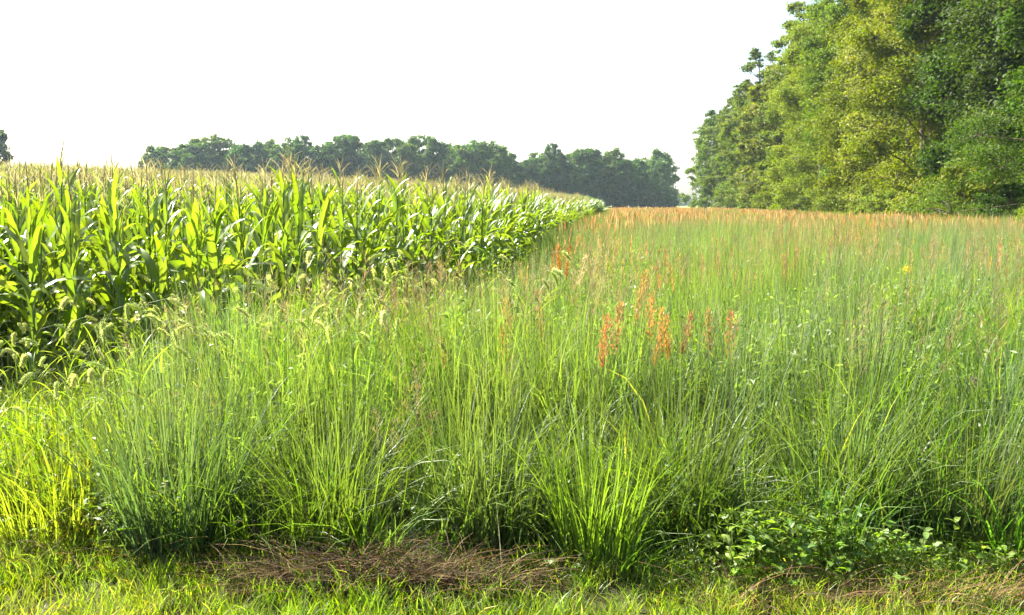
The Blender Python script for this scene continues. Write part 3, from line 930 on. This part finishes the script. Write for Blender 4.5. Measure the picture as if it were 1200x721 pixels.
# ------------------------------------------------------------------ foxtails in front of the corn
def foxtail_kind(k):
    H = rng.uniform(.78, 1.0); az = 0
    s = np.linspace(0, 1, 12)
    th = .06 + 0 * s; th = np.where(s > .8, .08 + (s - .8) / .2 * rng.uniform(1.3, 2.3), th)
    tm = (th[1:] + th[:-1]) / 2
    x = np.concatenate([[0], np.cumsum(np.sin(tm))]) * H / 11; z = np.concatenate([[0], np.cumsum(np.cos(tm))]) * H / 11
    pts = np.stack([x, 0 * x, z], 1)
    st = MB(); tube(st, pts, np.linspace(.0028, .0012, 12), 4, col=(.13, .18, .03))
    hd = MB()
    # head continues the nod
    d = unit(pts[-1] - pts[-2]); L = rng.uniform(.075, .11)
    hs_ = np.linspace(0, 1, 7); tha = th[-1] + hs_ * .7
    hx = np.concatenate([[0], np.cumsum(np.sin(tha[1:]))]) * L / 6; hz_ = np.concatenate([[0], np.cumsum(np.cos(tha[1:]))]) * L / 6
    hp_ = pts[-1] + np.stack([hx, 0 * hx, hz_], 1)
    tube(hd, hp_, .007 * np.sin(np.pi * np.clip(hs_ * .85 + .12, 0, 1)) + .001, 7, col=(.3, .34, .1))
    nb = 150
    t = rng.random(nb)
    P = np.stack([np.interp(t, hs_, hp_[:, i]) for i in range(3)], 1)
    td = unit(np.gradient(hp_, axis=0)); T = np.stack([np.interp(t, hs_, td[:, i]) for i in range(3)], 1)
    rd = unit(np.cross(T, rng.normal(0, 1, (nb, 3)))); dr = unit(rd + T * .7)
    P = P + rd * .005
    leaf_quads(hd, P + dr * .009, dr, unit(np.cross(dr, T + .01)), .01, .001, (.38, .42, .15), 0)
    lf = MB(); nl = 5
    ribbons(lf, np.stack([np.interp(np.linspace(.1, .6, nl) * H, z, x), np.zeros(nl), np.linspace(.08, .58, nl) * H], 1), rng.random(nl) * 6.28, rng.uniform(.2, .34, nl), rng.uniform(.009, .014, nl),
            .35, rng.uniform(1.0, 1.9, nl), 6, col=(.14, .2, .025), tip=(.17, .21, .03), pw=1.3, twist=rng.normal(0, 1, nl), fold=.15)
    return st.mesh('foxtail_stem', M_weed), hd.mesh('foxtail_head', M_foxh), lf.mesh('foxtail_leaves', M_weed)


FX = [foxtail_kind(k) for k in range(6)]
n = 0
G_FOX = 'nodding foxtails before the corn'
while n < 210:
    Y = 4.75 + 4.2 * random.random() ** 1.1
    px = random.uniform(-40, 640)
    if n >= 150: px = random.uniform(330, 620); Y = random.uniform(6.5, 11)
    elif px > 470 or (px > 160 and Y < 5.4): continue
    X = px_x(px, Y, .5)
    if X > 4 or X < corn_edge(Y) + .1 or Y < 4.6: continue
    v = FX[n % 6]
    e = bpy.data.objects.new('foxtail', None); COL.objects.link(e)
    s = random.uniform(.92, 1.2) * (.85 if px < 130 else 1.0) * (1.15 if n >= 150 else 1)
    e.location = (X, Y, float(land(X, Y)) - .01); e.rotation_euler = (random.gauss(0, .08), random.gauss(0, .08), random.gauss(-.4, 1.1)); e.scale = (s, s, s); e.empty_display_size = .1
    if n >= 150: lab = 'nodding foxtail with pale head among the grass beside the shaded corn edge'
    elif px < 130: lab = 'nodding foxtail with pale head in the lime green weeds left of the blue green tussock'
    else: lab = 'nodding foxtail with pale head behind the big tussocks before the corn'
    tag(e, lab, 'foxtail', G_FOX + (' (edge)' if n >= 150 else ' (left)' if px < 130 else ' (middle)'))
    link('stem', v[0], e); link('seed_head', v[1], e); link('leaf_blades', v[2], e)
    n += 1

# ------------------------------------------------------------------ broad leaved weeds at the front right
def broad_leaf():
    mb = MB()
    ribbons(mb, [[0, 0, 0]], 0.0, 1.0, .52, R(55), R(105), 5, col=(.085, .15, .03), tip=(.1, .16, .03), pw=1.2, fold=.25, wave=.08, prof='bulge')
    return mb.mesh('broad_leaf', M_weed)


BL = [broad_leaf() for _ in range(3)]


def weed(px, Y, h, nleaf, label, size=.05, cat='weed', col=(1, 1, 1, 1)):
    x = px_x(px, Y, .1)
    e = bpy.data.objects.new('leafy_weed', None); COL.objects.link(e)
    e.location = (x, Y, float(land(x, Y)) - .005); e.empty_display_size = .05
    tag(e, label, cat, 'leafy weeds along the front of the meadow')
    mb = MB()
    ns = max(2, nleaf // 7)
    tips = []
    for j in range(ns):
        az = j * 2.4 + rng.random(); ln = h * rng.uniform(.7, 1.05); le = rng.uniform(.15, .6)
        s = np.linspace(0, 1, 5)
        p = np.stack([np.cos(az) * ln * le * s ** 1.3, np.sin(az) * ln * le * s ** 1.3, ln * s * (1 - .12 * le)], 1)
        tube(mb, p, np.linspace(.003, .0015, 5), 5, col=(.12, .15, .04)); tips.append(p)
    link('stem', mb.mesh('weed_stem', M_weed), e)
    for j in range(nleaf):
        p = tips[j % ns]; t = rng.uniform(.25, 1)
        pos = [np.interp(t, np.linspace(0, 1, 5), p[:, i]) for i in range(3)]
        o = link('leaf', BL[j % 3], e, pos); s_ = size * rng.uniform(.7, 1.3)
        o.scale = (s_, s_, s_); o.rotation_euler = (rng.normal(0, .25), rng.normal(0, .25), rng.random() * 6.28); o.color = col


weed(868, 3.85, .32, 44, 'bright green broad leaved weed at the left end of the weed patch', .058, col=(1.7, 1.6, 1, 1))
weed(900, 3.93, .32, 40, 'leafy weed just right of the bright broad leaved one', .06, col=(1.4, 1.4, 1, 1))
weed(935, 3.91, .33, 44, 'bushy green weed left of the tallest one in the weed patch', .05, col=(1.2, 1.3, 1, 1))
weed(970, 3.98, .37, 46, 'tallest bushy weed in the weed patch', .046, col=(1.2, 1.3, 1, 1))
weed(1005, 3.93, .34, 44, 'fine leaved weed right of the tallest one', .044, col=(1.3, 1.35, 1, 1))
weed(1040, 3.95, .31, 40, 'fine leaved weed second right of the tallest one', .042, col=(1.3, 1.35, 1, 1))
weed(1075, 3.93, .27, 36, 'low fine leaved weed near the right end of the patch', .042, col=(1.4, 1.4, 1, 1))
weed(1110, 3.98, .25, 32, 'small weed at the right end of the weed patch', .042, col=(1.4, 1.35, 1, 1))
weed(1165, 3.93, .24, 30, 'light green weed low at the right picture edge', .045, col=(1.6, 1.5, 1, 1))
weed(920, 3.78, .18, 28, 'low creeping weed before the weed patch', .045, col=(1.3, 1.3, 1, 1))
weed(990, 3.77, .18, 28, 'low creeping weed before the tallest weed', .042, col=(1.2, 1.25, 1, 1))
weed(1055, 3.77, .16, 26, 'low creeping weed before the fine leaved weeds', .04, col=(1.3, 1.3, 1, 1))
weed(25, 4.23, .2, 20, 'small leafy weed at the left picture edge', .05, col=(1.3, 1.3, .9, 1))
weed(660, 3.91, .16, 18, 'small weed by the thatch under the bright tussock', .034)

# small fine ground cover between those weeds
m = 8500
mb = MB()
cx = .55 + 1.75 * rng.random(m) ** 1.3; cyy = 3.74 + rng.random(m) * .6
zt = land(cx, cyy) + rng.random(m) ** .7 * (.05 + .25 * sstep(3.7, 4.0, cyy)) * (.45 + .9 * fbm(cx, cyy, .25, 131)) * (1.0 - .6 * sstep(1.25, 1.9, cx)) * (.15 + .85 * sstep(.55, 1.0, cx))
td = unit(rng.normal(0, 1, (m, 3)) + [0, 0, .3]); sd = unit(np.cross(td, rng.normal(0, 1, (m, 3))))
leaf_quads(mb, np.stack([cx, cyy, zt], 1), td, sd, rng.uniform(.008, .02, m), rng.uniform(.004, .008, m), np.array([[.165, .245, .045]]) * rng.uniform(.6, 1.4, (m, 1)))
tag(link('ground_cover', mb.mesh('ground_cover', M_weed)), 'fine leaved ground cover between the leafy weeds', 'ground cover', kind='stuff')

# ------------------------------------------------------------------ dead thatch along the mowing line
def thatch(name, n, xr, yc, hgt, label, dark):
    mb = MB()
    x = rng.uniform(*xr, n); y = yc(x) + rng.normal(0, .05, n) * (.4 + fbm(x, x * 0, .3, 141))
    t = (x - xr[0]) / (xr[1] - xr[0]); bulge = np.sin(np.pi * t) ** .6
    z = land(x, y) + np.abs(rng.normal(0, .45, n)) * hgt * bulge * np.exp(-((y - yc(x)) / .14) ** 2) + .006
    c = mix((.045, .028, .015), (.24, .15, .065), rng.random(n) ** dark) * rng.uniform(.7, 1.2, (n, 1))
    ribbons(mb, np.stack([x, y, z], 1), np.where(rng.random(n) < .65, rng.normal(0, .5, n), rng.random(n) * 6.28) + np.where(rng.random(n) < .5, 0, math.pi), rng.uniform(.1, .42, n), rng.uniform(.003, .006, n), rng.uniform(.6, 1.5, n),
            rng.uniform(1.5, 1.9, n), 4, col=c, prof='stem', twist=rng.normal(0, 1, n))
    return tag(link(name, mb.mesh(name, M_straw)), label, 'dead grass', kind='stuff')


thatch('dead_grass', 1700, (-1.1, .05), lambda x: 3.8 + .03 * np.sin(x * 5), .13, 'dark brown heap of dead grass before the dark tussock', 2.2)
thatch('dead_grass', 1000, (.8, 2.6), lambda x: 3.68 - .0 * (x - .3) + .03 * np.sin(x * 6), .05, 'strip of brown dead grass along the right of the verge', 1.8)
thatch('dead_grass', 350, (-2.8, -1.1), lambda x: 4.1 + .04 * np.sin(x * 4), .05, 'thin scatter of dry stalks left of the brown heap', 1.0)

# long dry stalks bowed over the verge
for (pa, Ya, az, L, th1, lab) in [
        (300, 4.25, 3.4, .62, 1.75, 'long dry stalk bowed over the verge below the blue green tussock'),
        (120, 4.32, 2.9, .5, 1.8, 'dry stalk lying at the left end of the verge'),
        (590, 3.82, 1.8, .42, .5, 'upright dry stalk standing before the brown heap'),
        (500, 3.8, 2.2, .34, .8, 'short dry stalk leaning at the near side of the heap')]:
    mb = MB(); mb2 = MB()
    ribbons(mb, [[0, 0, 0]], az, L, .006, .3, th1, 9, col=(.42, .36, .2), tip=(.45, .38, .22), prof='stem', twist=.8)
    e = bpy.data.objects.new('dry_stalk', None); COL.objects.link(e); x = px_x(pa, Ya, 0); e.location = (x, Ya, float(land(x, Ya))); e.empty_display_size = .05
    tag(e, lab, 'dry stalk', 'dry stalks along the verge')
    link('stem', mb.mesh('dry_stem', M_straw), e)
    ribbons(mb2, [[0, 0, L * .15]] * 2, [az + 1, az - 1.3], L * .5, .006, .5, 1.9, 6, col=(.4, .32, .18), twist=1.0)
    link('leaf', mb2.mesh('dry_leaf', M_straw), e)

# ------------------------------------------------------------------ two wild flowers
def flower(px, ytop, Y, col, label, cat):
    H = CAM_H - (ytop - 240) * Y / F; x = px_x(px, Y, 1)
    e = bpy.data.objects.new('wild_flower', None); COL.objects.link(e); e.location = (x, Y, float(land(x, Y))); e.empty_display_size = .05
    tag(e, label, cat)
    mb = MB(); tube(mb, [[0, 0, 0], [.01, 0, H * .5], [0, .01, H]], [.004, .003, .002], 5, col=(.1, .13, .04)); link('stem', mb.mesh('flower_stem', M_weed), e)
    mb = MB(); k = 14
    ribbons(mb, np.stack([np.zeros(k), np.zeros(k), np.linspace(.3, .92, k) * H], 1), np.arange(k) * 2.4, .12, .018, .6, 1.5, 4, col=(.09, .14, .035), prof='bulge'); link('leaves', mb.mesh('flower_leaves', M_weed), e)
    mb = MB(); k = 110
    p = rng.normal(0, 1, (k, 3)) * [.022, .022, .02] + [0, 0, H + .02]
    td = unit(rng.normal(0, 1, (k, 3)) + [0, 0, .6]); leaf_quads(mb, p, td, unit(np.cross(td, rng.normal(0, 1, (k, 3)))), .009, .004, col); link('flower_head', mb.mesh('flower_head', M_plume), e)['kind'] = 'stuff'


flower(1063, 318, 9.5, (.62, .55, .05), 'yellow goldenrod flower head in the right of the meadow', 'flower')
flower(1145, 456, 5.6, (.2, .12, .22), 'dull purple flower head near the right picture edge', 'flower')

# ------------------------------------------------------------------ trees
def tree_meshes(H, Rm, n_lobes, clumps, leaves, leaf, lo=.06, lobe_r=(.26, .42), droop=.0, seed=0, top_bias=1.0, sparse_top=False):
    """trunk with limbs, and a crown of leaves gathered in clumps on boughs"""
    g = np.random.default_rng(seed)
    tr = MB(); cr = MB()
    zz = np.linspace(0, H * .9, 10)
    bend = g.normal(0, .02, 2) * H; ph = g.random(2) * 6.28
    cxy = lambda z: np.stack([bend[0] * np.sin(z / H * 3 + ph[0]) - bend[0] * math.sin(ph[0]), bend[1] * np.sin(z / H * 2.4 + ph[1]) - bend[1] * math.sin(ph[1])], -1)
    tp = np.concatenate([cxy(zz), zz[:, None]], 1)
    r0 = H * .016
    rad = r0 * (1 - .88 * zz / (H * .9)); rad[0] *= 1.5
    tube(tr, tp, rad, 9, col=(.11, .085, .06))
    for i in range(n_lobes):
        t = lo + (1.0 - lo) * ((i + g.random()) / n_lobes) ** top_bias
        prof = (.78 + .22 * math.sin(math.pi * min(1, t * 1.2))) * math.sqrt(max(0, 1 - max(0, (t - .5) / .53) ** 2))
        az = i * 2.39996 + g.normal(0, .35)
        rr = Rm * prof * g.uniform(.5, .95)
        lr = Rm * g.uniform(*lobe_r) * (.75 + .35 * prof)
        zc = t * H * .94
        c0 = np.array([*cxy(np.array([zc]))[0], zc])
        ctr = c0 + [math.cos(az) * rr, math.sin(az) * rr, -droop * rr]
        # limb
        za = max(.8, zc - rr * .55 - .6)
        a0 = np.array([*cxy(np.array([za]))[0], za])
        mid = a0 * .5 + ctr * .5 + [0, 0, .12 * rr]
        tube(tr, [a0, mid, ctr], [max(.03, r0 * .33 * (1 - .7 * t)), max(.02, r0 * .2 * (1 - .7 * t)), .015], 5, col=(.11, .085, .06))
        out = np.array([math.cos(az), math.sin(az), .35])
        d = unit(g.normal(0, 1, (clumps, 3)) + out * .7 + [0, 0, .25])
        cc = ctr + d * lr * g.uniform(.62, 1.12, (clumps, 1)) * [1, 1, .8]
        for j in range(0, clumps, 2):       # twigs to every other clump
            tube(tr, [ctr, ctr * .5 + cc[j] * .5 + [0, 0, .06 * lr], cc[j]], [.03, .02, .01], 4, col=(.12, .095, .07))
        cs = g.uniform(.6, 1.3, clumps) * lr * .24
        nl = leaves
        P = cc[:, None] + g.normal(0, 1, (clumps, nl, 3)) * cs[:, None, None] * np.array([1, 1, .55])
        P[..., 2] -= droop * .4 * np.hypot(P[..., 0] - cc[:, None, 0], P[..., 1] - cc[:, None, 1])
        P = P.reshape(-1, 3)
        P[:, 2] = np.maximum(P[:, 2], .15)
        nn = unit(g.normal(0, 1, (len(P), 3)) + np.array([0, 0, .9]) + out * .4)
        td = unit(np.cross(nn, g.normal(0, 1, (len(P), 3)))); sd = np.cross(nn, td)
        a = leaf * g.uniform(.65, 1.3, len(P))
        lc = np.repeat(g.uniform(.85, 1.15, (clumps, 1)) * np.array([1, 1, 1]) + g.normal(0, .06, (clumps, 1)) * np.array([1, 0, 0]), nl, 0) * g.uniform(.8, 1.2, (len(P), 1)) * (1 + g.normal(0, .07, 1)[0])
        odd = g.random(len(P)) < .03
        lc[odd] *= [1.7, 1.15, .9]
        leaf_quads(cr, P, td, sd, a, a * .52, np.clip(lc, .2, 3))
    return tr.mesh('tree_trunk', M_bark), cr.mesh('tree_crown', M_leaf, smooth=False)


def place_tree(name, tm, x, y, s, rz, col, label, cat, group, sz=None):
    e = bpy.data.objects.new(name, None); COL.objects.link(e)
    e.location = (x, y, float(land(x, y)) - .05); e.rotation_euler = (0, 0, rz); e.scale = (s, s, sz or s); e.empty_display_size = 1
    tag(e, label, cat, group)
    link('trunk', tm[0], e)
    c = link('crown', tm[1], e); c.color = (*col, 1)
    return e


T_EDGE = [tree_meshes(22, 3.7, 32, 26, 66, .128, .03, (.34, .56), seed=100 + i) for i in range(4)]
T_AIRY = [tree_meshes(24, 3.8, 30, 11, 36, .17, .3, (.2, .34), seed=200 + i) for i in range(2)]
T_MID = [tree_meshes(22, 4.4, 28, 12, 40, .26, .03, (.28, .44), seed=300 + i) for i in range(3)]
T_FAR = [tree_meshes(20, 5.6, 26, 10, 26, .55, .05, (.3, .46), seed=400 + i) for i in range(5)]
T_BUSH = [tree_meshes(3.0, 1.7, 16, 9, 46, .09, .05, (.35, .5), seed=500 + i) for i in range(3)]
T_LOW = tree_meshes(8.6, 6.4, 30, 19, 110, .06, .12, (.16, .27), droop=.3, seed=600)

CG = (.108, .148, .013); CO = (.115, .145, .014); CT = (.13, .148, .015); CB = (.138, .178, .012); CD = (.045, .08, .011); CM = (.085, .12, .022)  # CD puts the shade of the hollow and inner wood into the leaf colour
# front line of the wood, from near to far: (Y, offset into the wood, scale, colour, kind, look)
edge_spec = [
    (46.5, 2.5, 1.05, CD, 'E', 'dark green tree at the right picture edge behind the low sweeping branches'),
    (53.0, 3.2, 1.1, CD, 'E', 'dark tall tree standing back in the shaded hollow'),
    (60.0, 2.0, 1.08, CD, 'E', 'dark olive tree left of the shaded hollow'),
    (66.5, .2, .98, CO, 'E', 'tall olive tree with tan tinged leaves standing out beside the dark trees'),
    (74.0, 1.0, 1.08, CT, 'E', 'tall tree with golden tan foliage in the wood edge'),
    (82.5, .3, .96, CO, 'E', 'olive tree just beyond the golden tan one'),
    (92.0, 1.5, 1.06, CG, 'E', 'mid green tree set back between the olive and the bright green trees'),
    (101.0, -.2, .98, CB, 'E', 'bright green tree, nearer one of two bright trees'),
    (112.0, .8, 1.05, CB, 'E', 'bright green tree with rounded boughs, farther one of two'),
    (124.0, 1.8, 1.0, CG, 'M', 'green tree in the middle of the receding wood edge'),
    (136.0, .0, .98, CO, 'M', 'dull olive tree far along the wood edge'),
    (149.0, 1.5, .98, CM, 'M', 'grey green tree beside the dull olive one'),
    (163.0, .2, 1.0, CO, 'M', 'tall yellowish tree near the far end of the wood'),
    (178.0, 1.0, 1.0, CG, 'M', 'rounded green tree fourth from the far end of the wood'),
    (193.0, -.6, 1.04, CM, 'M', 'hazy tree third from the far end of the wood'),
    (208.0, -1.6, 1.02, CM, 'M', 'hazy tree just before the last one of the wood edge'),
    (222.0, -3.2, .98, CM, 'M', 'hazy tree at the far end of the wood edge'),
]
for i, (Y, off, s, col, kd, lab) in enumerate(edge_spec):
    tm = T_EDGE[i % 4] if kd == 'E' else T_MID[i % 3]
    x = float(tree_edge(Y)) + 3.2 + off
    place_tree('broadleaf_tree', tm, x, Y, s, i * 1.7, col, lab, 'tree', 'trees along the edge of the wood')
# airy trees whose open crowns rise above the wood
for Y, off, s, col, lab in [(120, 1.0, 1.14, CG, 'open crowned tree rising above the bright green trees'), (112, 3.5, 1.1, CG, 'thin crowned tree showing sky, above the green trees'),
                            (165, .6, 1.2, CM, 'wispy crowned tree rising above the middle of the wood'), (200, 1.0, 1.02, CM, 'feathery crowned tree at the far shoulder of the wood'),
                            (72, 5.5, 1.18, CD, 'dark tall crown rising behind the olive trees')]:
    place_tree('tall_tree', T_AIRY[int(Y) % 2], float(tree_edge(Y)) + 3.0 + off, Y, s, Y * .7, col, lab, 'tree', 'tall crowns above the wood')
# second line of the wood
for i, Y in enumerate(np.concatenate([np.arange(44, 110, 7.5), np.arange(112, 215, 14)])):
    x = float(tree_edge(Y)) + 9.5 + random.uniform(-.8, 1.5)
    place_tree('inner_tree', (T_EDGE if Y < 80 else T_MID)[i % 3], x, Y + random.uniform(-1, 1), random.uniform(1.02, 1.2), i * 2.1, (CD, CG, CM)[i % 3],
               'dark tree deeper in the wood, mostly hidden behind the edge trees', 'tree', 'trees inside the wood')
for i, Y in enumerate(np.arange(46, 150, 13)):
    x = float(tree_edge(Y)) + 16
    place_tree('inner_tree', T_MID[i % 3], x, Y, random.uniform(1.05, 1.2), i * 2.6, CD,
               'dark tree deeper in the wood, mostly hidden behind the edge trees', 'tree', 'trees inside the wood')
place_tree('spreading_tree', T_LOW, 24.6, 41.5, 1.0, 2.4, (.055, .095, .018), 'feathery dark green tree with low sweeping branches at the right edge', 'tree', None)
# bushes at the foot of the wood
for i, (Y, off, s, col, lab) in enumerate([
        (33.5, -1.6, .75, CB, 'bright green bush low at the right picture edge'), (37.5, -.4, .7, CG, 'green bush under the low sweeping branches'),
        (43.5, .4, .8, CD, 'dark bush at the foot of the shaded hollow'), (49.5, .3, 1.2, CO, 'leafy olive bush at the foot of the tall olive tree'),
        (56.0, .2, .9, CB, 'lime green bush left of the leafy olive bush'), (61.5, -.6, .8, (.15, .2, .03), 'pale lime shrub standing out into the meadow'),
        (67.0, .3, .95, CG, 'green bush at the foot of the tall tan tree'), (79.0, .2, .9, CO, 'olive bush under the golden tan tree'),
        (90.0, .3, 1.0, CG, 'round bush under the mid green tree'), (104.0, .3, 1.1, CB, 'bush under the two bright green trees'),
        (118.0, .4, 1.2, CO, 'olive bush in the middle of the receding wood foot'), (138.0, .4, 1.3, CG, 'bush far along the foot of the wood'),
        (170.0, .4, 1.4, CM, 'grey green bush near the far end of the wood')]):
    place_tree('bush', T_BUSH[i % 3], float(tree_edge(Y)) + off, Y, s, i * 1.9, col, lab, 'bush', 'bushes at the foot of the wood')

# the far line of trees across the corn
CF = [(.05, .1, .026), (.07, .12, .026), (.045, .09, .028), (.085, .13, .024), (.055, .11, .026)]
top_pts = ([120, 150, 185, 230, 262, 285, 320, 360, 420, 470, 500, 530, 560, 600, 640, 680, 720, 745, 770, 785], [188, 183, 176, 166, 164, 172, 164, 166, 166, 162, 170, 170, 172, 180, 184, 178, 186, 187, 181, 190])
px = 185.0; i = 0
far_objs = []
while px < 786:
    Y = 330 + (px - 128) / 650 * 30 + random.uniform(-8, 8)
    yt = float(np.interp(px, *top_pts)) + random.uniform(-5, 6)
    x = (px - 600) / F * Y
    g0 = float(land(x, Y))
    H = (241 - yt) / F * Y + CAM_H - g0
    s = max(.35, H / 19.6)
    far_objs.append((px, x, Y, s))
    px += 5.6 * 2 * s * F / Y * .4 * random.uniform(.8, 1.2)
far_objs[-1] = (772, (772 - 600) / F * 352, 352, far_objs[-1][3])
for i, (px, x, Y, s) in enumerate(far_objs):
    hint = ('at the low left end' if px < 215 else 'over the corn tassels' if px < 560 else 'above the receding corn edge' if px < 720 else 'at the open right end')
    place_tree('distant_tree', T_FAR[(i * 7 + i // 3) % 5], x, Y, s * random.uniform(.85, 1.2), i * 1.3, CF[(i * 3 + i // 4) % 5],
               '%s tree from the left in the distant treeline, %s' % (ONES[i], hint), 'tree', 'trees of the distant treeline', sz=s * random.uniform(.92, 1.08))
for i in range(30):
    px = 225 + i * 18.6 + random.uniform(-5, 5); Y = 372 + random.uniform(-6, 10); x = (px - 600) / F * Y
    place_tree('backing_tree', T_FAR[(i + 2) % 5], x, Y, random.uniform(.78, .98), i * 2.2, CF[(i + 1) % 5],
               'hazy tree filling the gaps at the back of the distant treeline', 'tree', 'back row of the distant treeline')
# the lone tree at the left picture edge and the far blue trees in the gap
place_tree('distant_tree', T_FAR[1], (-10 - 600) / F * 240, 240, 1.0, .4, (.05, .075, .035), 'bluish tree cut by the left picture edge above the corn', 'tree', None)
place_tree('distant_tree', T_FAR[3], (16 - 600) / F * 262, 262, .38, 1.4, (.05, .075, .035), 'small bluish tree right of the one cut by the left edge', 'tree', None)
for i, px in enumerate([788, 797, 806, 815, 826]):
    place_tree('distant_tree', T_FAR[i % 5], (px - 600) / F * 900, 900 + i * 14, .5 + .12 * (i == 0), i * 1.1, CF[i % 5],
               '%s tiny blue tree from the left in the gap between the two woods' % ONES[i], 'tree', 'tiny trees in the far gap')

# ------------------------------------------------------------------ haze
hz_mat = bpy.data.materials.new('haze'); hz_mat.use_nodes = True
nt = hz_mat.node_tree; nt.nodes.clear()
ho = nt.nodes.new('ShaderNodeOutputMaterial'); hv = nt.nodes.new('ShaderNodeVolumePrincipled')
hv.inputs['Color'].default_value = (.74, .92, 1, 1); hv.inputs['Density'].default_value = .00013; hv.inputs['Anisotropy'].default_value = .25
hv.inputs['Density Attribute'].default_value = ''
nt.links.new(hv.outputs[0], ho.inputs['Volume'])
mb = MB()
a, b = np.array([-1010, -70, -1.5]), np.array([1010, 1410, 34.0])
v = [[(a, b)[i][0], (a, b)[j][1], (a, b)[k][2]] for k in (0, 1) for j in (0, 1) for i in (0, 1)]
mb.add(v, q=[(0, 2, 3, 1), (4, 5, 7, 6), (0, 1, 5, 4), (2, 6, 7, 3), (0, 4, 6, 2), (1, 3, 7, 5)])
haze = link('haze', mb.mesh('haze', hz_mat, smooth=False))
tag(haze, 'thin pale summer haze over the fields', 'haze', kind='stuff')
